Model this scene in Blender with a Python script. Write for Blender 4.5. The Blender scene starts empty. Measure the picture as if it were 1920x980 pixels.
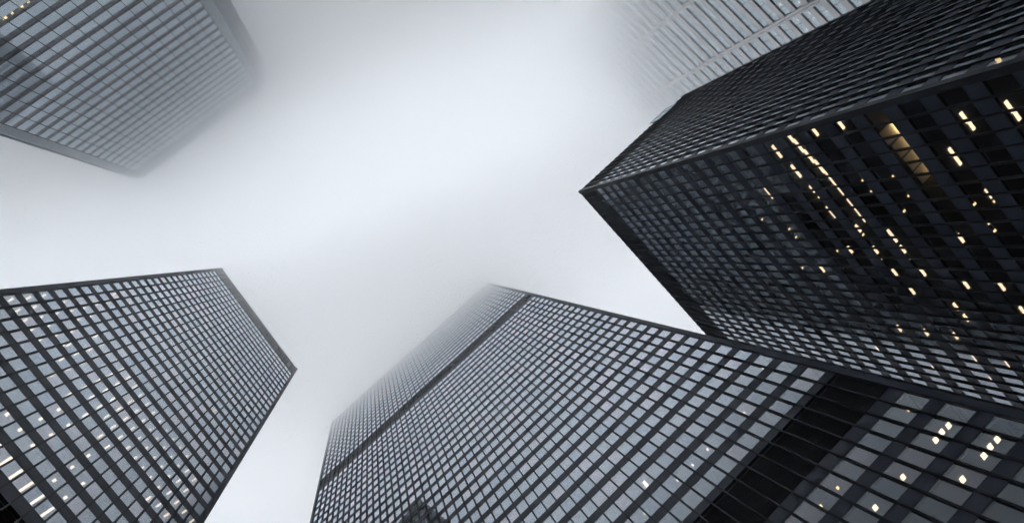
import bpy, math, random
from mathutils import Vector, Matrix

random.seed(7)
sc = bpy.context.scene
COL = sc.collection
R = math.radians

# ------------------------------------------------------------------ camera, sky, sun, exposure
EYE = 1.6                                        # eye height over the plaza
FOCAL = 1190.0 / 1920.0 * 36.0                   # mm on a 36 mm sensor
W, H = 1920.0, 980.0
ZEN = (690.0, 475.0)                             # where every vertical meets (the zenith) in the photo


def _ray(px, py):
    return Vector((px - W / 2, -(py - H / 2), 1190.0)).normalized()


_Z = _ray(*ZEN)
_X = (Vector((1, 0, 0)) - _Z * _Z[0]).normalized()
_Y = _Z.cross(_X)


def look(px, py):
    """horizontal run per metre of rise (world x, world y) of the line of sight through a photo pixel"""
    r = _ray(px, py)
    return Vector((r.dot(_X), -r.dot(_Y))) / r.dot(_Z)


def to_px(p):
    v = Vector(p) - Vector((0, 0, EYE))
    r = _X * v[0] - _Y * v[1] + _Z * v[2]
    if r[2] <= 0.01:
        return None
    return (W / 2 + 1190.0 * r[0] / r[2], H / 2 - 1190.0 * r[1] / r[2])


def _w(i):
    return Vector((_X[i], -_Y[i], _Z[i]))


cam_d = bpy.data.cameras.new("camera")
cam = bpy.data.objects.new("camera", cam_d)
COL.objects.link(cam)
rt, up, fw = _w(0), _w(1), _w(2)
cam.matrix_world = Matrix(((rt[0], up[0], -fw[0], 0), (rt[1], up[1], -fw[1], 0), (rt[2], up[2], -fw[2], EYE), (0, 0, 0, 1)))
cam_d.lens = FOCAL
cam_d.sensor_width = 36.0
cam_d.sensor_fit = 'HORIZONTAL'
cam_d.clip_start = 0.1
cam_d.clip_end = 5000
sc.camera = cam

SUN_EL, SUN_AZ = R(40), R(140)                   # azimuth measured from +x towards +y
wd = bpy.data.worlds.new("World")
sc.world = wd
wd.use_nodes = True
wn, wl = wd.node_tree.nodes, wd.node_tree.links
wn.clear()
sky = wn.new('ShaderNodeTexSky')
sky.sky_type = 'NISHITA'
sky.sun_disc = False
sky.sun_elevation = SUN_EL
sky.sun_rotation = math.pi / 2 - SUN_AZ
sky.air_density = 1.0
sky.dust_density = 2.0
sky.ozone_density = 1.0
hs = wn.new('ShaderNodeHueSaturation')           # an overcast sky keeps little of the blue
hs.inputs['Saturation'].default_value = 0.40
bg = wn.new('ShaderNodeBackground')
bg.inputs['Strength'].default_value = 0.15
wo = wn.new('ShaderNodeOutputWorld')
wl.new(sky.outputs[0], hs.inputs['Color'])
deck = wn.new('ShaderNodeMix')                    # the cloud deck: pale grey, faintly mottled
deck.data_type = 'RGBA'
deck.inputs[0].default_value = 0.85
mott = wn.new('ShaderNodeTexNoise')
mott.inputs['Scale'].default_value = 2.6
mott.inputs['Detail'].default_value = 4
mcol = wn.new('ShaderNodeMix')
mcol.data_type = 'RGBA'
mcol.inputs[6].default_value = (6.1, 6.45, 6.95, 1)
mcol.inputs[7].default_value = (7.1, 7.45, 7.95, 1)
wtc = wn.new('ShaderNodeTexCoord')
wl.new(wtc.outputs['Generated'], mott.inputs['Vector'])
wl.new(mott.outputs[0], mcol.inputs[0])
wl.new(hs.outputs[0], deck.inputs[6])
wl.new(mcol.outputs[2], deck.inputs[7])
wl.new(deck.outputs[2], bg.inputs['Color'])
wl.new(bg.outputs[0], wo.inputs['Surface'])

sun_d = bpy.data.lights.new("sun", 'SUN')
sun_d.energy = 0.5
sun_d.angle = R(35)
sun_d.color = (1.0, 0.97, 0.93)
sun = bpy.data.objects.new("sun", sun_d)
COL.objects.link(sun)
sd = Vector((math.cos(SUN_EL) * math.cos(SUN_AZ), math.cos(SUN_EL) * math.sin(SUN_AZ), math.sin(SUN_EL)))
sun.rotation_euler = sd.to_track_quat('Z', 'Y').to_euler()
sun.location = sd * 400

sc.view_settings.view_transform = 'Standard'
sc.view_settings.look = 'None'
sc.view_settings.gamma = 1.0
sc.view_settings.use_curve_mapping = False
sc.view_settings.exposure = 1.3
cy = sc.cycles
cy.max_bounces = 9
cy.diffuse_bounces = 2
cy.glossy_bounces = 4
cy.transmission_bounces = 4
cy.transparent_max_bounces = 12
cy.volume_bounces = 7
cy.use_adaptive_sampling = True
cy.adaptive_threshold = 0.05
cy.adaptive_min_samples = 16
cy.use_denoising = True
cy.caustics_reflective = False
cy.caustics_refractive = False
cy.sample_clamp_indirect = 4.0


# ------------------------------------------------------------------ materials
def mat(name):
    m = bpy.data.materials.new(name)
    m.use_nodes = True
    m.node_tree.nodes.clear()
    return m, m.node_tree.nodes, m.node_tree.links


def solid(name, col, rough=0.5, metal=0.0, spec=0.5, var=0.15, scale=0.6, bump=0.0):
    """painted or stone surface with a little worn unevenness in colour and gloss"""
    m, n, l = mat(name)
    o = n.new('ShaderNodeOutputMaterial')
    b = n.new('ShaderNodeBsdfPrincipled')
    tc = n.new('ShaderNodeTexCoord')
    nz = n.new('ShaderNodeTexNoise')
    nz.inputs['Scale'].default_value = scale
    nz.inputs['Detail'].default_value = 6
    l.new(tc.outputs['Object'], nz.inputs['Vector'])
    mx = n.new('ShaderNodeMix')
    mx.data_type = 'RGBA'
    mx.inputs[6].default_value = (*[c * (1 - var) for c in col], 1)
    mx.inputs[7].default_value = (*[min(1, c * (1 + var)) for c in col], 1)
    l.new(nz.outputs[0], mx.inputs[0])
    l.new(mx.outputs[2], b.inputs['Base Color'])
    mr = n.new('ShaderNodeMapRange')
    mr.inputs['To Min'].default_value = max(0.02, rough - 0.1)
    mr.inputs['To Max'].default_value = min(1, rough + 0.1)
    l.new(nz.outputs[0], mr.inputs['Value'])
    l.new(mr.outputs[0], b.inputs['Roughness'])
    b.inputs['Metallic'].default_value = metal
    b.inputs['Specular IOR Level'].default_value = spec
    l.new(b.outputs[0], o.inputs['Surface'])
    return m


def glass(name, tint, gloss, ramp, rough=0.0, wave=0.005, body=None):
    """tinted pane: part mirror by angle, the rest looks through the tint to the rooms behind"""
    m, n, l = mat(name)
    o = n.new('ShaderNodeOutputMaterial')
    tr = n.new('ShaderNodeBsdfTransparent')
    tr.inputs['Color'].default_value = (*tint, 1)
    gl = n.new('ShaderNodeBsdfAnisotropic') if hasattr(bpy.types, 'ShaderNodeBsdfAnisotropic') else n.new('ShaderNodeBsdfGlossy')
    gl.inputs['Roughness'].default_value = rough
    lw = n.new('ShaderNodeLayerWeight')            # mirror share = f0 + k * (1 - cos angle) ^ p, as a coated double pane has it
    lw.inputs['Blend'].default_value = 0.5
    pw = n.new('ShaderNodeMath')
    pw.operation = 'POWER'
    pw.inputs[1].default_value = ramp[2]
    l.new(lw.outputs['Facing'], pw.inputs[0])
    fr = n.new('ShaderNodeMath')
    fr.operation = 'MULTIPLY_ADD'
    fr.use_clamp = True
    fr.inputs[1].default_value = ramp[1]
    fr.inputs[2].default_value = ramp[0]
    l.new(pw.outputs[0], fr.inputs[0])
    tc = n.new('ShaderNodeTexCoord')
    geo = n.new('ShaderNodeNewGeometry')
    nz = n.new('ShaderNodeTexNoise')
    nz.inputs['Scale'].default_value = 0.9
    nz.inputs['Detail'].default_value = 1.0
    l.new(geo.outputs['Position'], nz.inputs['Vector'])
    bp = n.new('ShaderNodeBump')
    bp.inputs['Strength'].default_value = 0.12
    bp.inputs['Distance'].default_value = wave
    l.new(nz.outputs[0], bp.inputs['Height'])
    l.new(bp.outputs[0], gl.inputs['Normal'])
    # coating differs slightly from pane to pane and in larger drifts
    n2 = n.new('ShaderNodeTexNoise')
    n2.inputs['Scale'].default_value = 0.11
    n2.inputs['Detail'].default_value = 3.0
    l.new(geo.outputs['Position'], n2.inputs['Vector'])
    mx = n.new('ShaderNodeMix')
    mx.data_type = 'RGBA'
    a = tuple(c * f for c, f in zip(gloss, (0.90, 0.95, 0.97)))
    b = tuple(min(1, c * f) for c, f in zip(gloss, (1.04, 0.98, 1.03)))
    mx.inputs[6].default_value = (*a, 1)
    mx.inputs[7].default_value = (*b, 1)
    l.new(n2.outputs[0], mx.inputs[0])
    l.new(mx.outputs[2], gl.inputs['Color'])
    sh = n.new('ShaderNodeMixShader')
    l.new(fr.outputs[0], sh.inputs[0])
    if body:
        di = n.new('ShaderNodeBsdfDiffuse')
        di.inputs['Color'].default_value = (*body, 1)
        l.new(di.outputs[0], sh.inputs[1])
    else:
        l.new(tr.outputs[0], sh.inputs[1])
    l.new(gl.outputs[0], sh.inputs[2])
    l.new(sh.outputs[0], o.inputs['Surface'])
    return m


def lamp_mat(name, col, s):
    m, n, l = mat(name)
    o = n.new('ShaderNodeOutputMaterial')
    e = n.new('ShaderNodeEmission')
    e.inputs['Color'].default_value = (*col, 1)
    e.inputs['Strength'].default_value = s
    l.new(e.outputs[0], o.inputs['Surface'])
    if 'room' not in name:
        m.cycles.emission_sampling = 'NONE'         # too small to light anything
    return m


def fog(name, density, g, col=(1, 1, 1)):
    m, n, l = mat(name)
    o = n.new('ShaderNodeOutputMaterial')
    v = n.new('ShaderNodeVolumePrincipled')
    v.inputs['Color'].default_value = (*col, 1)
    v.inputs['Density'].default_value = density
    v.inputs['Anisotropy'].default_value = g
    l.new(v.outputs[0], o.inputs['Volume'])
    return m


STEEL = solid('black_steel', (0.010, 0.013, 0.019), 0.5, spec=0.22, var=0.2)
STEEL_SP = solid('black_steel_panel', (0.028, 0.036, 0.056), 0.5, spec=0.25, var=0.2)
LOUVRE = solid('dark_louvre', (0.035, 0.037, 0.042), 0.7, spec=0.15)
LOUVRE_UP = solid('grey_louvre', (0.030, 0.034, 0.042), 0.5, spec=0.4)
GLASS_TD = glass('bronze_glass', (0.42, 0.41, 0.40), (0.85, 0.94, 1.0), (0.05, 1.05, 1.75))
GLASS_TD2 = glass('bronze_glass_cool', (0.40, 0.41, 0.42), (0.80, 0.90, 0.98), (0.05, 1.05, 1.8))
GLASS_TD3 = glass('bronze_glass_warm', (0.44, 0.41, 0.38), (0.91, 0.94, 1.0), (0.06, 1.05, 1.7))
GLASS_DD = glass('dark_bronze_glass', (0.42, 0.41, 0.40), (0.85, 0.93, 0.99), (0.03, 1.02, 2.0), rough=0.09)
GLASS_DD2 = glass('dark_bronze_glass_cool', (0.42, 0.41, 0.40), (0.80, 0.89, 0.96), (0.03, 1.0, 2.1), rough=0.09)
FRAME = solid('dark_frame', (0.02, 0.022, 0.025), 0.5)
CEIL = solid('office_ceiling', (0.16, 0.155, 0.15), 0.8, var=0.05)
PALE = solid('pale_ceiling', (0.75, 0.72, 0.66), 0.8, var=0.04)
CORE = solid('office_core', (0.10, 0.10, 0.10), 0.8)
PANEL_A = glass('blue_mirror_panel', (0, 0, 0), (0.80, 0.91, 0.96), (0.62, 0.38, 1.5), rough=0.01, body=(0.09, 0.125, 0.14))
GLASS_A = glass('grey_window_glass', (0.45, 0.47, 0.48), (0.85, 0.9, 0.95), (0.05, 0.6, 2.2))
METAL_A = solid('grey_metal', (0.50, 0.58, 0.63), 0.35, metal=0.3)
METAL_AD = solid('dark_grey_metal', (0.17, 0.21, 0.25), 0.4)
SEAM = solid('dark_seam', (0.012, 0.014, 0.016), 0.5)
STONE = solid('white_stone', (0.78, 0.77, 0.77), 0.5, var=0.06)
GLASS_E = glass('green_tinted_glass', (0.4, 0.45, 0.46), (0.82, 0.95, 1.0), (0.55, 0.4, 1.6))
GLASS_P = glass('clear_screen_glass', (0.75, 0.86, 0.85), (0.9, 1.0, 1.0), (0.2, 0.8, 1.4))
TEAL = solid('teal_metal', (0.16, 0.27, 0.27), 0.4)
LAMP = lamp_mat('lamp_light', (1.0, 0.78, 0.52), 1.6)
LAMP_W = lamp_mat('lamp_light_white', (1.0, 0.84, 0.64), 1.6)
LAMP_Y = lamp_mat('lamp_light_amber', (1.0, 0.74, 0.38), 1.4)
LAMP_ROOM = lamp_mat('room_light_amber', (1.0, 0.70, 0.32), 14.0)


# ------------------------------------------------------------------ mesh helpers
class MB:
    def __init__(self):
        self.v, self.f, self.m = [], [], []

    def box(self, x0, x1, y0, y1, z0, z1, mi=0):
        b = len(self.v)
        self.v += [(x0, y0, z0), (x1, y0, z0), (x1, y1, z0), (x0, y1, z0), (x0, y0, z1), (x1, y0, z1), (x1, y1, z1), (x0, y1, z1)]
        self.f += [tuple(b + i for i in q) for q in ((0, 3, 2, 1), (4, 5, 6, 7), (0, 1, 5, 4), (1, 2, 6, 5), (2, 3, 7, 6), (3, 0, 4, 7))]
        self.m += [mi] * 6

    def quad(self, pts, mi=0):
        b = len(self.v)
        self.v += pts
        self.f.append((b, b + 1, b + 2, b + 3))
        self.m.append(mi)

    def prism(self, poly, z0, z1, mi=0):
        b, n = len(self.v), len(poly)
        self.v += [(x, y, z0) for x, y in poly] + [(x, y, z1) for x, y in poly]
        self.f.append(tuple(b + i for i in reversed(range(n))))
        self.f.append(tuple(b + n + i for i in range(n)))
        self.f += [(b + i, b + (i + 1) % n, b + n + (i + 1) % n, b + n + i) for i in range(n)]
        self.m += [mi] * (n + 2)

    def moved(self, other, loc, rz):
        c, s = math.cos(rz), math.sin(rz)
        b = len(self.v)
        self.v += [(loc[0] + c * x - s * y, loc[1] + s * x + c * y, loc[2] + z) for x, y, z in other.v]
        self.f += [tuple(b + i for i in q) for q in other.f]
        self.m += other.m

    def mesh(self, name, mats):
        me = bpy.data.meshes.new(name)
        me.from_pydata(self.v, [], self.f)
        for x in mats:
            me.materials.append(x)
        me.polygons.foreach_set('material_index', self.m)
        me.update()
        return me


def put(name, me, parent=None, loc=(0, 0, 0), rz=0.0):
    o = bpy.data.objects.new(name, me)
    COL.objects.link(o)
    o.parent = parent
    o.location = loc
    o.rotation_euler = (0, 0, rz)
    return o


# ------------------------------------------------------------------ towers
FACES = []          # every wall in the world: (p0, p1, height) for hiding tests


class Face:
    """one wall of a tower: local x along it, y inwards, z up"""

    def __init__(self, p0, p1, h, nmod, corner):
        self.p0, self.p1, self.h = Vector(p0), Vector(p1), h
        d = self.p1 - self.p0
        self.L = d.length
        self.a = math.atan2(d[1], d[0])
        self.t = d.normalized()
        self.n = Vector((-self.t[1], self.t[0]))       # inwards
        self.front = (-self.p0).dot(self.n) < 0        # the eye is outside this wall
        self.corner = corner
        self.nmod = nmod
        self.mod = (self.L - 2 * corner) / nmod
        FACES.append(self)

    def world(self, x, y, z):
        p = self.p0 + self.t * x + self.n * y
        return Vector((p[0], p[1], z))


def hidden(p, own):
    """whether another wall stands between the eye and p"""
    for f in FACES:
        if f is own or not f.front:
            continue
        den = p[0] * f.n[0] + p[1] * f.n[1]
        dn = f.p0.dot(f.n)
        if abs(den) < 1e-6:
            continue
        k = dn / den
        if 0 < k < 0.999:
            q = Vector((p[0] * k, p[1] * k))
            z = EYE + (p[2] - EYE) * k
            s = (q - f.p0).dot(f.t)
            if 0 < s < f.L and 0 < z < f.h:
                return True
    return False


def shown_area(f, x0, x1, y, z0, z1):
    """rough size in the photo of a rectangle on a wall, 0 when out of frame or hidden"""
    if not f.front:
        return 0.0
    q = [to_px(f.world(x, y, z)) for x, z in ((x0, z0), (x1, z0), (x1, z1), (x0, z1))]
    if any(p is None for p in q):
        return 0.0
    cx, cyy = sum(p[0] for p in q) / 4, sum(p[1] for p in q) / 4
    if not (0 < cx < W and 0 < cyy < H):
        return 0.0
    if hidden(f.world((x0 + x1) / 2, y, (z0 + z1) / 2), f):
        return 0.0
    return abs(sum(q[i][0] * q[(i + 1) % 4][1] - q[(i + 1) % 4][0] * q[i][1] for i in range(4))) / 2


def td_mullion(h, dp):
    b = MB()
    b.box(-0.075, 0.075, 0.0, 0.03, 0, h)            # outer flange of the steel section
    b.box(-0.02, 0.02, 0.028, dp - 0.05, 0, h)            # web
    b.box(-0.06, 0.06, dp - 0.052, dp + 0.05, 0, h)            # backing box the panes sit in
    return b


def td_window(w, h):
    b = MB()
    b.quad([(0, 0, 0), (w, 0, 0), (w, 0, h), (0, 0, h)], 0)
    e = 0.045
    b.box(0, w, -0.03, 0.03, 0, e, 1)
    b.box(0, w, -0.03, 0.03, h - e, h, 1)
    b.box(0, e, -0.028, 0.028, e, h - e, 1)
    b.box(w - e, w, -0.028, 0.028, e, h - e, 1)
    return b


def band_window(w, h):
    b = MB()
    b.quad([(0, 0, 0), (w, 0, 0), (w, 0, h), (0, 0, h)], 0)
    e = 0.05
    b.box(0, w, -0.02, 0.03, 0, e, 1)
    b.box(0, w, -0.02, 0.03, h - e, h, 1)
    b.box(0, 0.03, -0.018, 0.028, e, h - e, 1)
    b.box(w - 0.03, w, -0.018, 0.028, e, h - e, 1)
    return b


def thing(name, label, cat, loc, group=None):
    o = bpy.data.objects.new(name, None)
    COL.objects.link(o)
    o.location = loc
    o['label'] = label
    o['category'] = cat
    if group:
        o['group'] = group
    return o


class Tower:
    def __init__(self, label, corners, zones, h, mods, corner=0.7, style='td', inset=0.62):
        self.h, self.zones, self.style = h, zones, style
        area = sum(corners[i][0] * corners[(i + 1) % len(corners)][1] - corners[(i + 1) % len(corners)][0] * corners[i][1] for i in range(len(corners)))
        assert area > 0, 'corners must run counter-clockwise'
        self.c = [Vector(c) for c in corners]
        self.mid = sum(self.c, Vector((0, 0))) / len(self.c)
        self.root = thing('office_tower', label, 'skyscraper', (self.mid[0], self.mid[1], 0), 'towers around the plaza')
        k = len(self.c)
        self.faces = [Face(self.c[i], self.c[(i + 1) % k], h, mods[i], corner if not isinstance(corner, (list, tuple)) else corner[i]) for i in range(k)]
        self.inset = inset
        self.windows = []
        self.depth = 0.06

    def loc(self, f, x, y, z):
        p = f.world(x, y, z)
        return (p[0] - self.mid[0], p[1] - self.mid[1], z)

    def shrink(self, d):
        """the plan pulled in by d metres, relative to the root"""
        out, k = [], len(self.faces)
        for i in range(k):
            a, b = self.faces[i - 1], self.faces[i]
            pa, pb = a.p0 + a.n * d, b.p0 + b.n * d
            cr = a.t[0] * b.t[1] - a.t[1] * b.t[0]
            s = ((pb - pa)[0] * b.t[1] - (pb - pa)[1] * b.t[0]) / cr
            q = pa + a.t * s - self.mid
            out.append((q[0], q[1]))
        return out

    def part(self, name, mb, mats, f=None, x=0, y=0, z=0):
        me = mb.mesh(name, mats)
        if f is None:
            return put(name, me, self.root)
        return put(name, me, self.root, self.loc(f, x, y, z), f.a)

    def repeat(self, name, me, f, x, y, z):
        return put(name, me, self.root, self.loc(f, x, y, z), f.a)

    def place_windows(self, builder, mats, limit=100):
        """the panes that show largest become parts, all the rest one part of kind stuff; mats: glass sorts, then the frame"""
        ranked = sorted(((shown_area(f, x, x + w, y, z, z + hh), i) for i, (f, x, y, z, w, hh) in enumerate(self.windows)), reverse=True)
        best = {i for a, i in ranked[:limit] if a > 0}
        cache, rest, ng = {}, MB(), len(mats) - 1
        for i, (f, x, y, z, w, hh) in enumerate(self.windows):
            sort = random.choices(range(ng), weights=(6, 2, 2)[:ng])[0]
            key = (round(w, 3), round(hh, 3), sort)
            if key not in cache:
                mb = builder(w, hh)
                mb.m = [ng if k else sort for k in mb.m]
                cache[key] = (mb, mb.mesh('window', mats))
            tilt = random.uniform(-0.004, 0.004)
            if i in best:
                o = self.repeat('window', cache[key][1], f, x, y, z)
                o.rotation_euler[2] += tilt
            else:
                rest.moved(cache[key][0], self.loc(f, x, y, z), f.a + tilt)
        if rest.v:
            o = self.part('window', rest, mats)
            o['kind'] = 'stuff'

    def interior(self, slabs, ceil_mat=CEIL, core=7.0):
        """floor slabs whose undersides are the ceilings, and the lift core"""
        poly, me = self.shrink(self.inset), {}
        for z0, z1 in slabs:
            t = round(z1 - z0, 2)
            if t not in me:
                b = MB()
                b.prism(poly, 0, t)
                me[t] = b.mesh('floor_slab', [ceil_mat])
            put('floor_slab', me[t], self.root, (0, 0, z0))
        b = MB()
        b.prism(self.shrink(core), 0, self.h - 1)
        self.part('core_wall', b, [CORE])

    def roof(self, m, parapet=0.0):
        b = MB()
        b.prism(self.shrink(0.3), self.h - 0.9, self.h - 0.25)
        self.part('roof', b, [m])


def lamp_at(tw, px, py, face, zc_list, m, along=0.6, across=0.25, rot=0.0, name='ceiling_light', store=None, deeper=0.0, drop=0.0, rest=None):
    """a light fitting under the ceiling one sees through the pane at that pixel: the line of sight is followed through the
    wall to the ceiling of the storey behind it"""
    g = look(px, py)
    gn = g.dot(face.n)
    hw = (face.p0.dot(face.n) + tw.depth) / gn
    zw = EYE + hw
    win = min((w for w in tw.zones if w[2] == 'win'), key=lambda w: max(w[0] + 0.15 - zw, zw - w[1] + 0.15, 0))
    zw = min(max(zw, win[0] + 0.15), win[1] - 0.15)
    p = g * hw + g * max(0.0, win[1] - zw)           # across the wall at the pane, then up to the ceiling behind it
    zc = win[1] + 0.03
    hh = zc - 0.07 - EYE
    depth = p.dot(face.n) - face.p0.dot(face.n)
    b = MB()
    b.box(-across / 2, across / 2, -along / 2, along / 2, -0.03, 0.03)
    key = (along, across, m.name, rot)
    if store is not None:
        if key not in store:
            store[key] = b.mesh(name, [m])
        me = store[key]
    else:
        me = b.mesh(name, [m])
    p = p + face.n * deeper
    # keep the fitting inside the room
    dmin = tw.depth + 0.06 + along / 2
    if depth < dmin:
        p = p + face.n * (dmin - depth)
    at = (p[0] - tw.mid[0], p[1] - tw.mid[1], hh + EYE - drop)
    if rest is not None:
        rest.moved(b, at, face.a + rot)
        return None
    return put(name, me, tw.root, at, face.a + rot)


def td_tower(tw, levels_top):
    """dress a black steel tower: corner plates, mullions, spandrels, louvre bands, panes"""
    h, dp = tw.h, tw.depth
    k = len(tw.faces)
    for i, f in enumerate(tw.faces):
        g = tw.faces[i - 1]
        cw = 0.7
        q = [f.p0, f.p0 + f.t * cw, f.p0 + f.t * cw + f.n * 0.5, f.p0 + f.n * 0.5 - g.t * 0.0]
        # L-shaped plate round the corner
        o_ = f.p0
        a = o_ - g.t * cw
        b_ = o_ + f.t * cw
        inn = o_ + f.n * 0.5 + g.n * 0.5
        poly = [a, o_, b_, b_ + f.n * 0.5, inn, a + g.n * 0.5]
        mb = MB()
        mb.prism([(p[0] - tw.mid[0], p[1] - tw.mid[1]) for p in poly], 0, h)
        tw.part('corner_column', mb, [STEEL if tw is TD_ else STEEL_SP])
    mul = td_mullion(h, dp).mesh('mullion', [STEEL])
    mrest, srest, lrest = MB(), MB(), MB()
    front_sp = {}
    for f in tw.faces:
        vis = f.front and max(shown_area(f, x, x + 1, 0, z, z + 1) for x in range(1, int(f.L) - 1, 3) for z in range(5, int(h) - 2, 6)) > 0
        for i in range(f.nmod + 1):
            x = f.corner + i * f.mod
            if i in (0, f.nmod):
                continue
            if vis:
                tw.repeat('mullion', mul, f, x, 0, 0)
            else:
                mrest.moved(td_mullion(h, dp), tw.loc(f, x, 0, 0), f.a)
        for z0, z1, kind in tw.zones:
            if kind == 'sp':
                b = MB()
                b.box(0.7, f.L - 0.7, dp - 0.03, dp + 0.3, 0, z1 - z0)
                b.box(0.7, f.L - 0.7, dp - 0.05, dp - 0.031, 0, 0.09)      # bottom angle
                b.box(0.7, f.L - 0.7, dp - 0.05, dp - 0.031, z1 - z0 - 0.06, z1 - z0)
                if vis and sum(1 for o in tw.root.children if o.name.startswith('spandrel')) < 99:
                    tw.part('spandrel', b, [STEEL_SP], f, 0, 0, z0)
                else:
                    srest.moved(b, tw.loc(f, 0, 0, z0), f.a)
            elif kind == 'mech':
                b = MB()
                up = z0 > 70
                back = dp + 0.10 if up else 0.65
                b.box(0.7, f.L - 0.7, back, 0.8, 0, z1 - z0)
                zz = 0.12
                while zz < z1 - z0 - 0.1:
                    b.box(0.7, f.L - 0.7, back - (0.03 if up else 0.10), back - 0.001, zz, zz + 0.05)
                    zz += 0.24
                if vis:
                    tw.part('louvre_band', b, [LOUVRE_UP if up else LOUVRE], f, 0, 0, z0)
                else:
                    lrest.moved(b, tw.loc(f, 0, 0, z0), f.a)
            elif kind == 'win':
                for i in range(f.nmod):
                    x = f.corner + i * f.mod
                    tw.windows.append((f, x + 0.06, dp, z0 + 0.002, f.mod - 0.12, z1 - z0 - 0.004))
    for nm, mb, m in (('mullion', mrest, STEEL), ('spandrel', srest, STEEL_SP), ('louvre_band', lrest, LOUVRE)):
        if mb.v:
            o = tw.part(nm, mb, [m])
            o['kind'] = 'stuff'
    tw.place_windows(td_window, [GLASS_DD, GLASS_DD2, FRAME] if tw is TD_ else [GLASS_TD, GLASS_TD2, GLASS_TD3, FRAME])
    slabs = []
    z = tw.zones
    for j, (z0, z1, kind) in enumerate(z):
        if kind == 'sp':
            slabs.append((z0 + 0.03, z1 - 0.03))
    tw.interior(slabs)
    tw.roof(LOUVRE)
    tw.ceil = sorted(s[0] for s in slabs)


def storeys(ztop_glass, pitch, glass_h, n):
    """(windows, spandrels) going down from the top edge of a row of panes"""
    out = []
    for i in range(n):
        zt = ztop_glass - i * pitch
        out.append((zt - glass_h, zt, 'win'))
        out.append((zt - pitch, zt - glass_h, 'sp'))
    return out


def fill(zones, upto_low):
    return sorted(zones)


def polar(yaw, t, n):
    a = R(yaw)
    return Vector((math.cos(a) * t - math.sin(a) * n, math.sin(a) * t + math.cos(a) * n))


# ---- the tall black tower, its head in the fog
dC, yC = 38.4, -40.87
zC = lambda s: EYE + dC * s
hC = zC(6.357)
pc = 0.1093
zones = [(zC(6.318), hC, 'sp')]
zones += storeys(zC(6.318), dC * pc, dC * 0.071, 15)
zlow = 6.318 - 15 * pc                               # ~4.68
zones[-1] = (zC(4.685), zones[-1][1], 'sp')
zones.append((zC(4.535), zC(4.685), 'mech'))
zones.append((zC(1.4443 + 27 * pc + 0.071), zC(4.535), 'sp'))
zones += storeys(zC(1.4443 + 27 * pc + 0.071), dC * pc, dC * 0.071, 28)
zones[-1] = (zC(1.4123), zones[-1][1], 'sp')
zones.append((zC(1.2381), zC(1.4123), 'mech'))
zones.append((zC(1.1954), zC(1.2381), 'sp'))
zones += storeys(zC(1.1954), dC * 0.106, dC * 0.071, 10)
zones.append((0.0, zones[-1][0], 'mech'))
C = [polar(yC, -50.9, dC), polar(yC, 27.15, dC), polar(yC, 27.15, dC + 38.0), polar(yC, -50.9, dC + 38.0)]
TC = Tower('tall black steel tower with two dark louvre bands, its top fading into fog', C, zones, hC, (47, 24, 47, 24))

# ---- the black tower with the rows of little white lights
dB, yB = 35.1, 55.55
zB = lambda s: EYE + dB * s
hB = zB(5.4527)
zones = [(zB(5.40), hB, 'sp'), (zB(5.20), zB(5.40), 'mech'), (zB(5.165), zB(5.20), 'sp')]
pb = (5.165 - 2.3821) / 25
zones += storeys(zB(5.165), dB * pb, dB * 0.070, 31)
zones[-1] = (zB(1.70), zones[-1][1], 'sp')
zones.append((zB(1.50), zB(1.70), 'mech'))
zones.append((zB(1.46), zB(1.50), 'sp'))
zones += storeys(zB(1.46), dB * pb, dB * 0.070, 12)
zones.append((0.0, zones[-1][0], 'mech'))
B = [polar(yB, -19.28, dB), polar(yB, 16.13, dB), polar(yB, 16.13, dB + 72), polar(yB, -19.28, dB + 72)]
TB = Tower('black steel tower with slanting rows of small white ceiling lights and a plain louvred crown', B, zones, hB, (23, 47, 23, 47))

# ---- the darkest tower, two walls in view, warm lit windows
dD = 40.0
hD = EYE + 3.174 * dD
zD = lambda s: EYE + dD * s
c0 = look(1083.5, 359.2) * (hD - EYE)
a1, a2 = R(46.24), R(-41.79)
e1 = Vector((math.cos(a1), math.sin(a1))) * 72.0
e2 = Vector((math.cos(a2), math.sin(a2))) * 32.2
pd = 0.0950
zones = [(zD(3.155), hD, 'sp'), (zD(2.965), zD(3.155), 'mech'), (zD(2.938), zD(2.965), 'sp')]
zones += storeys(zD(2.938), dD * pd, dD * 0.0565, 29)
zones.append((0.0, zones[-1][0], 'mech'))
D = [c0, c0 + e2, c0 + e2 + e1, c0 + e1]
TD_ = Tower('darkest tower, two black walls meeting in a corner, warm yellow lights behind its windows', D, zones, hD, (21, 47, 21, 47))

TC.depth, TB.depth, TD_.depth = 0.24, 0.24, 0.20
td_tower(TC, None)
td_tower(TB, None)
td_tower(TD_, None)

# ---- the blue-grey glass tower with striped storeys
dA, yA = 54.0, -39.7
hA = 193.0
zA = lambda s: EYE + dA * s
paA = 0.0700 * dA
stripA = 0.42 * paA
zonesA = []
ztop = zA(2.3200)                                    # upper edge of one window strip
kk = int((hA - 4 - ztop) / paA)
for j in range(-30, kk):
    zt = ztop + j * paA
    if zt - paA < 2:
        continue
    zonesA.append((zt - stripA, zt, 'win'))
    zonesA.append((zt - paA, zt - stripA, 'sp'))
zonesA.sort()
ztopA = zonesA[-1][1]
tl, tr_ = 33.3, 8.15                                  # run of the flat front either side
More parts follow.
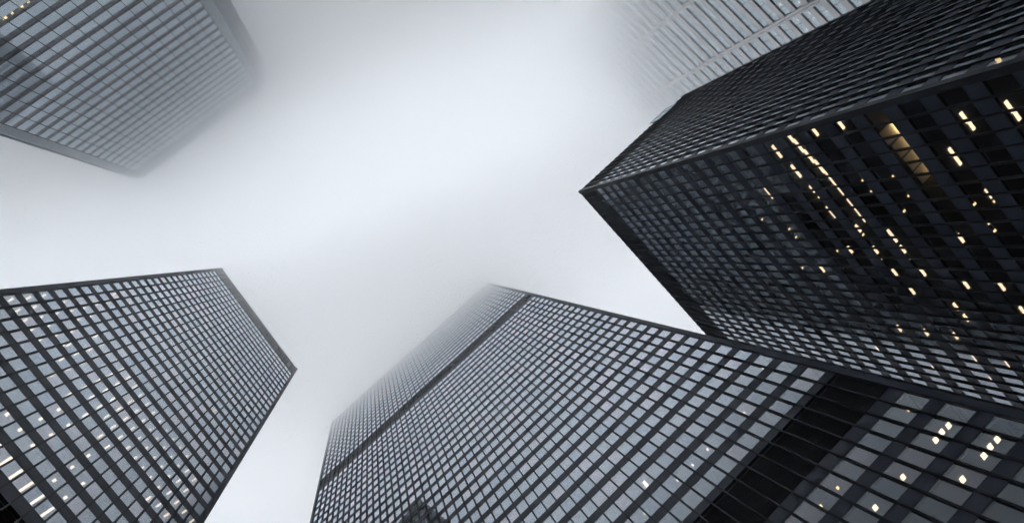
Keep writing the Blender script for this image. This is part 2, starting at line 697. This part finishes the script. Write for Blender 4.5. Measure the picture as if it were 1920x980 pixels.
# counter-clockwise seen from above; the front (facing the plaza) runs with its inside away from the eye
q = lambda t, n: polar(yA, t, -n)
A = [q(tr_, dA), q(-tl, dA), q(-tl - 1.9, dA + 1.9), q(-tl - 1.9, dA + 44), q(tr_ + 4.2, dA + 44), q(tr_ + 4.2, dA + 4.2)]
A = [Vector(p) for p in A]
if sum(A[i][0] * A[(i + 1) % 6][1] - A[(i + 1) % 6][0] * A[i][1] for i in range(6)) < 0:
    A.reverse()
iA = next(i for i in range(6) if abs((A[(i + 1) % 6] - A[i]).length - (tl + tr_)) < 0.01)
A = A[iA:] + A[:iA]
modsA = []
for i in range(6):
    L = (A[(i + 1) % 6] - A[i]).length
    modsA.append(15 if i == 0 else max(1, int(round((L - 3.5) / 2.52))))
cornA = []
for i in range(6):
    L = (A[(i + 1) % 6] - A[i]).length
    cornA.append(1.75 if L > 10 else 0.45)
TA = Tower('blue-grey glass tower with striped storeys and cut-off corners, vanishing into fog', A, zonesA, hA, modsA, cornA, 'band')
for fi, f in enumerate(TA.faces):
    main = f.L > 10
    if main:
        for x0, x1 in ((0.0, f.corner), (f.L - f.corner, f.L)):
            b = MB()
            b.box(x0 + 0.02, x1 - 0.02, 0.02, 0.35, 0, hA)
            z = zonesA[0][0]
            while z < hA:
                b.box(x0 + 0.02, x1 - 0.02, 0.012, 0.019, z, z + 0.06, 1)
                z += paA / 2
            TA.part('corner_panel', b, [METAL_A, METAL_AD], f)
        b = MB()
        b.box(-0.045, 0.045, -0.03, 0.12, 0, hA)
        mul = b.mesh('mullion', [SEAM])
        rest = MB()
        for i in range(f.nmod + 1):
            if f.front:
                TA.repeat('mullion', mul, f, f.corner + i * f.mod, 0, 0)
            else:
                rest.moved(b, TA.loc(f, f.corner + i * f.mod, 0, 0), f.a)
        if rest.v:
            TA.part('mullion', rest, [SEAM])['kind'] = 'stuff'
        rest = MB()
        for z0, z1, kind in zonesA:
            if kind == 'sp':
                b = MB()
                b.box(f.corner, f.L - f.corner, 0.03, 0.30, 0, z1 - z0)
                if fi == 0:
                    TA.part('spandrel', b, [PANEL_A], f, 0, 0, z0)
                else:
                    rest.moved(b, TA.loc(f, 0, 0, z0), f.a)
            else:
                hm = f.mod / 2
                for i in range(2 * f.nmod):
                    TA.windows.append((f, f.corner + i * hm + 0.004, 0.06, z0 + 0.002, hm - 0.008, z1 - z0 - 0.004))
        if rest.v:
            TA.part('spandrel', rest, [PANEL_A])['kind'] = 'stuff'
    else:
        # cut-off corner: dark recessed strip between two pale fins
        b = MB()
        b.box(0.5, f.L - 0.5, 0.35, 0.6, 0, hA)
        z = zonesA[0][0]
        while z < hA:
            b.box(0.5, f.L - 0.5, 0.33, 0.349, z, z + 0.10, 1)
            z += paA / 2
        TA.part('corner_wall', b, [METAL_AD, SEAM], f)
        for x0, x1 in ((0.03, 0.5), (f.L - 0.5, f.L - 0.03)):
            b = MB()
            b.box(x0, x1, 0.03, 0.6, 0, hA)
            TA.part('corner_fin', b, [METAL_A], f)
b = MB()
b.prism(TA.shrink(0.05), ztopA + 0.05, hA)
TA.part('crown', b, [METAL_A])
TA.place_windows(band_window, [GLASS_A, SEAM])
slabs = [(z0 + 0.25, z1 - 0.1) for z0, z1, k in zonesA if k == 'sp']
TA.interior(slabs)
TA.roof(METAL_AD)
TA.ceil = sorted(s[0] for s in slabs)

# ---- the pale stone tower, mostly lost in fog
dE, yE = 108.0, 39.25
hE = 236.0
zE = lambda s: EYE + dE * s
pe, ge = 0.0400 * dE, 0.0240 * dE
zonesE = []
zt0 = zE(1.1944)
for j in range(-26, 60):
    zt = zt0 + j * pe
    if zt - pe < 3 or zt > hE - 6:
        continue
    zonesE.append((zt - ge, zt, 'win'))
    zonesE.append((zt - pe, zt - ge, 'sp'))
zonesE.sort()
bay = 17.9
q = lambda t, n: polar(yE, t, -n)
t0, t1 = 23.3 - bay, 23.3 + 3 * bay
Ec = [q(t1, dE), q(t0, dE), q(t0, dE + 4 * bay), q(t1, dE + 4 * bay)]
if sum(Ec[i][0] * Ec[(i + 1) % 4][1] - Ec[(i + 1) % 4][0] * Ec[i][1] for i in range(4)) < 0:
    Ec.reverse()
iE = next(i for i in range(4) if abs((Ec[i] - q(t1, dE)).length) < 0.01 and True)
TE = Tower('pale stone tower with double white ribs and long window strips, half dissolved in fog', Ec, zonesE, hE, (24, 24, 24, 24), 0.0, 'marble')
srest, rrest = MB(), MB()
for f in TE.faces:
    for z0, z1, kind in zonesE:
        if kind == 'sp':
            b = MB()
            b.box(0.62, f.L - 0.62, 0.0, 0.5, 0, z1 - z0)
            if f.front and sum(1 for o in TE.root.children if o.name.startswith('spandrel')) < 99:
                TE.part('spandrel', b, [STONE], f, 0, 0, z0)
            else:
                srest.moved(b, TE.loc(f, 0, 0, z0), f.a)
        else:
            for i in range(24):
                TE.windows.append((f, i * f.mod + 0.01, 0.32, z0 + 0.002, f.mod - 0.02, z1 - z0 - 0.004))
    for i in range(5):
        b = MB()
        for s in (-0.62, 0.09):
            x0 = s if i < 4 else s - 0.001
            b.box(x0, x0 + 0.53, -0.45, 0.499, 0, hE)
        b.box(-0.089, 0.089, -0.2, 0.498, 0, hE)
        x = i * bay
        if f.front:
            TE.part('rib', b, [STONE], f, x, 0, 0)
        elif 0 < i < 4:
            rrest.moved(b, TE.loc(f, x, 0, 0), f.a)
for nm, mb in (('spandrel', srest), ('rib', rrest)):
    if mb.v:
        TE.part(nm, mb, [STONE])['kind'] = 'stuff'
TE.place_windows(band_window, [GLASS_E, FRAME])
b = MB()
b.prism(TE.shrink(0.4), zonesE[-1][1] + 0.02, hE)
TE.part('crown', b, [STONE])
slabs = [(z0 + 0.1, z1 - 0.1) for z0, z1, k in zonesE if k == 'sp']
TE.interior(slabs)
TE.ceil = sorted(s[0] for s in slabs)

# ------------------------------------------------------------------ lights one sees behind the panes
ST = {}
fB = next(f for f in TB.faces if f.front and abs(f.L - 35.41) < 0.2)
ZB_STRIP = """40,160 65,200 90,237 113,273 137,313 105,153 125,188 150,225 172,260 195,295 220,332 243,370 268,404 292,440 317,478 342,513
367,551 392,588 417,626 443,663 469,703 495,741 520,779 546,817 573,857 600,897 627,935 655,972 160,145 205,213 232,170 255,204 277,237
250,283 272,316 295,351 319,385 343,419 366,454 390,490 414,525 438,560 462,596 487,632 511,668 536,705 562,742 587,778 612,815 637,853
663,890 688,928 714,965 300,194 321,225 342,336 364,288 386,318 365,365 387,399 407,350 410,433 430,382 451,414 433,467 472,445 495,478
516,510 478,534 502,568 526,603 540,543 562,575 585,609 608,642 550,638 573,671 598,706 621,743 645,778 669,813 693,850 631,676 654,709
677,743 700,776 724,810 375,168 412,162 433,135 213,426 266,501 316,581 369,660 395,699 648,392 660,460 700,518 745,478 800,558 820,262"""
ZB_BIG = "15,687 45,737 77,787 103,841 140,891 174,938 530,902"
ZB_DOT = "40,573 80,633 150,597 189,655 216,563 252,620 120,694 200,822 266,774 305,834 241,885 326,731"


def spots(txt, ox, oy, s):
    for w in txt.split():
        a, c = w.split(',')
        yield ox + float(a) / s, oy + float(c) / s


for x, y in spots(ZB_BIG, 0, 480, 1.96):
    lamp_at(TB, x, y, fB, TB.ceil, LAMP_W, 1.25, 0.24, 0, store=ST)
for x, y in spots(ZB_DOT, 0, 480, 1.96):
    lamp_at(TB, x, y, fB, TB.ceil, LAMP_W, 0.34, 0.28, 0, store=ST)
srest = MB()
for i, (x, y) in enumerate(sorted(spots(ZB_STRIP, 0, 480, 1.96))):
    lamp_at(TB, x, y, fB, TB.ceil, LAMP_W, 0.62, 0.20, 0, store=ST, rest=None if i < 80 else srest)
TB.part('ceiling_light', srest, [LAMP_W])['kind'] = 'stuff'

fD1 = next(f for f in TD_.faces if f.front and f.L > 60)
fD2 = next(f for f in TD_.faces if f.front and f.L < 40)
ZD_RECT = """177,170 198,188 216,210 239,230 258,252 281,271 300,293 322,313 341,337 363,356 384,378 425,422 447,440 467,464 488,485
549,552 574,571 617,614 703,703 112,212 128,232 188,290 206,311 266,370 346,451 366,473 428,532 508,617 590,704 660,777 273,143 376,115
300,692 408,616 82,376 98,396 835,840 875,885 608,927 715,943 833,957 1100,855 876,753 1018,760 820,227 842,257 1047,43 1075,75 980,387
833,571 867,86 894,115"""
ZD_DIM = "302,402 445,557 586,606 870,437 955,510 972,541 468,335 510,378 656,396 599,464 585,320 362,618 535,650 1005,418 648,650 220,688 43,497 150,535 180,567"
for x, y in spots(ZD_RECT, 1400, 180, 2.1308):
    lamp_at(TD_, x, y, fD1, TD_.ceil, LAMP, 0.30, 1.05, 0, store=ST)
for x, y in spots(ZD_DIM, 1400, 180, 2.1308):
    lamp_at(TD_, x, y, fD1, TD_.ceil, LAMP_Y, 0.3, 0.2, 0, store=ST)
for x, y in spots("1003,223 1157,248 553,180 822,270 1100,325", 1420, 580, 2.45):
    lamp_at(TD_, x, y, fD1, TD_.ceil, LAMP, 0.26, 1.05, 0, store=ST)
lamp_at(TD_, 1869, 110, fD2, TD_.ceil, LAMP_Y, 0.5, 0.4, 0, store=ST)
for x, y in ((1673, 244), (1697, 267), (1722, 291), (1745, 315)):      # four rooms lit by a lamp set back from the window
    lamp_at(TD_, x, y, fD1, TD_.ceil, LAMP_ROOM, 0.12, 1.3, 0, store=ST, deeper=0.45, drop=0.25, name='wall_light')
    lamp_at(TD_, x, y, fD1, TD_.ceil, PALE, 2.6, 1.44, 0, store=ST, name='ceiling_panel')  # pale panel added under the dark slab to catch the lamp's light

fC = next(f for f in TC.faces if f.front and f.L > 60)
for x, y in spots("283,83 222,143 165,215 730,210 665,280 608,360 412,578", 1720, 780, 4.9):
    lamp_at(TC, x, y, fC, TC.ceil, LAMP_W, 0.5, 0.42, 0, store=ST)
for x, y in spots("668,768 540,908", 1420, 580, 2.45):
    lamp_at(TC, x, y, fC, TC.ceil, LAMP_W, 0.45, 0.4, 0, store=ST)
for x, y in spots("368,817 290,900 692,460", 1420, 580, 2.45):
    lamp_at(TC, x, y, fC, TC.ceil, LAMP_Y, 0.28, 0.22, 0, store=ST)
lamp_at(TC, 1000 + 470 / 2.228, 540 + 818 / 2.228, fC, TC.ceil, LAMP_W, 1.0, 0.4, 0, store=ST)
for x, y in spots("727,672 665,737 602,800 465,938 958,332 880,520 60,70 35,95", 1000, 540, 2.228):
    lamp_at(TC, x, y, fC, TC.ceil, LAMP_W, 0.28, 0.22, 0, store=ST)

fA = TA.faces[0]
for x, y in spots("398,32 287,105 312,92 173,190 55,268 82,252", 0, 0, 7.54):
    lamp_at(TA, x, y, fA, TA.ceil, LAMP_Y, 0.3, 0.3, 0, store=ST)
fE = max((f for f in TE.faces if f.front), key=lambda f: max(0, -((f.p0 + f.p1) / 2).normalized().dot(-f.n)))
for x, y in spots("515,40 990,180 700,215 770,295 505,335 100,235 205,80 650,490", 1440, 0, 8.91):
    lamp_at(TE, x, y, fE, TE.ceil, LAMP_W, 0.5, 0.5, 0, store=ST)

# glass screen at the head of the darkest tower's narrow wall
g0 = 3.345 * 18.98 - c0.dot(Vector((math.cos(a2), math.sin(a2))))
b = MB()
b.box(0, 5.2, -0.10, -0.06, 0, 4.6, 0)
scr = TD_.part('glass_screen', b, [GLASS_P], fD2, g0 if fD2.p0 == Vector(c0) else fD2.L - g0 - 5.2, 0, hD - 3.0)
b = MB()
for x in (0, 1.7, 3.42, 5.12):
    b.box(x, x + 0.08, -0.16, 0.0, 0, 4.6)
b.box(0.081, 5.119, -0.155, -0.005, 0, 0.08)
b.box(0.081, 5.119, -0.155, -0.005, 4.52, 4.6)
put('frame', b.mesh('frame', [TEAL]), scr)

# ------------------------------------------------------------------ ground and air
b = MB()
b.quad([(-600, -640, 0), (640, -600, 0), (600, 640, 0), (-640, 600, 0)])
m, n, l = mat('granite_paving')
o_ = n.new('ShaderNodeOutputMaterial')
pb_ = n.new('ShaderNodeBsdfPrincipled')
br = n.new('ShaderNodeTexBrick')
br.inputs['Color1'].default_value = (0.26, 0.26, 0.27, 1)
br.inputs['Color2'].default_value = (0.22, 0.22, 0.23, 1)
br.inputs['Mortar'].default_value = (0.10, 0.10, 0.10, 1)
br.inputs['Scale'].default_value = 1.0
br.inputs['Mortar Size'].default_value = 0.008
br.inputs['Brick Width'].default_value = 1.5
br.inputs['Row Height'].default_value = 1.5
br.offset = 0.0
tcx = n.new('ShaderNodeTexCoord')
l.new(tcx.outputs['Object'], br.inputs['Vector'])
l.new(br.outputs[0], pb_.inputs['Base Color'])
pb_.inputs['Roughness'].default_value = 0.45
l.new(pb_.outputs[0], o_.inputs['Surface'])
put('plaza_paving', b.mesh('plaza_paving', [m]))['kind'] = 'structure'

b = MB()
b.prism([(980 * math.cos(a) + 31, 980 * math.sin(a) - 17) for a in (0.31 + i * math.tau / 7 for i in range(7))], -1.0, 300.0)
put('haze', b.mesh('haze', [fog('haze_air', 0.00022, 0.3, (0.86, 0.93, 1.0))]))['kind'] = 'stuff'

def bank(mb, ztop, zlow, mi, e, last=False):
    """one closed layer of the fog bank; its base hangs lower towards the far side of the square"""
    ys = [(-e, -62), (-150, -62), (-60, -60), (-45, -52), (-28, -24), (-13, -4), (5, 0), (28, 13), (48, 25), (e, 25)]
    d = Vector((0.41, 0.912))
    v0 = len(mb.v)
    for y, dz in ys:
        tz = (max(dz, -51) + (10 if -30 < y < 20 else 3)) if last else dz     # top shaped higher over the middle, to dim the bright sky there
        for x, z in ((-e, zlow + dz), (e, zlow + dz), (e, ztop + tz), (-e, ztop + tz)):
            mb.v.append((x * d[1] + y * d[0], -x * d[0] + y * d[1], z))
    k = len(ys)
    mb.f.append((v0, v0 + 1, v0 + 2, v0 + 3))
    mb.f.append(tuple(v0 + 4 * (k - 1) + i for i in (3, 2, 1, 0)))
    for j in range(k - 1):
        a = v0 + 4 * j
        for i in range(4):
            mb.f.append((a + i, a + 4 + i, a + 4 + (i + 1) % 4, a + (i + 1) % 4))
    mb.m += [mi] * (2 + 4 * (k - 1))


LAYERS = ((138, 0.003), (160, 0.013), (182, 0.035), (206, 0.060), (226, 0.085), (240, 0))
b, ms = MB(), []
for i in range(len(LAYERS) - 1):                     # denser the higher one gets, one layer resting on the next
    bank(b, LAYERS[i + 1][0] - 0.03, LAYERS[i][0], i, 620, i == len(LAYERS) - 2)
    ms.append(fog('low_cloud_layer', LAYERS[i][1], 0.45))
put('low_cloud', b.mesh('low_cloud', ms))['kind'] = 'stuff'
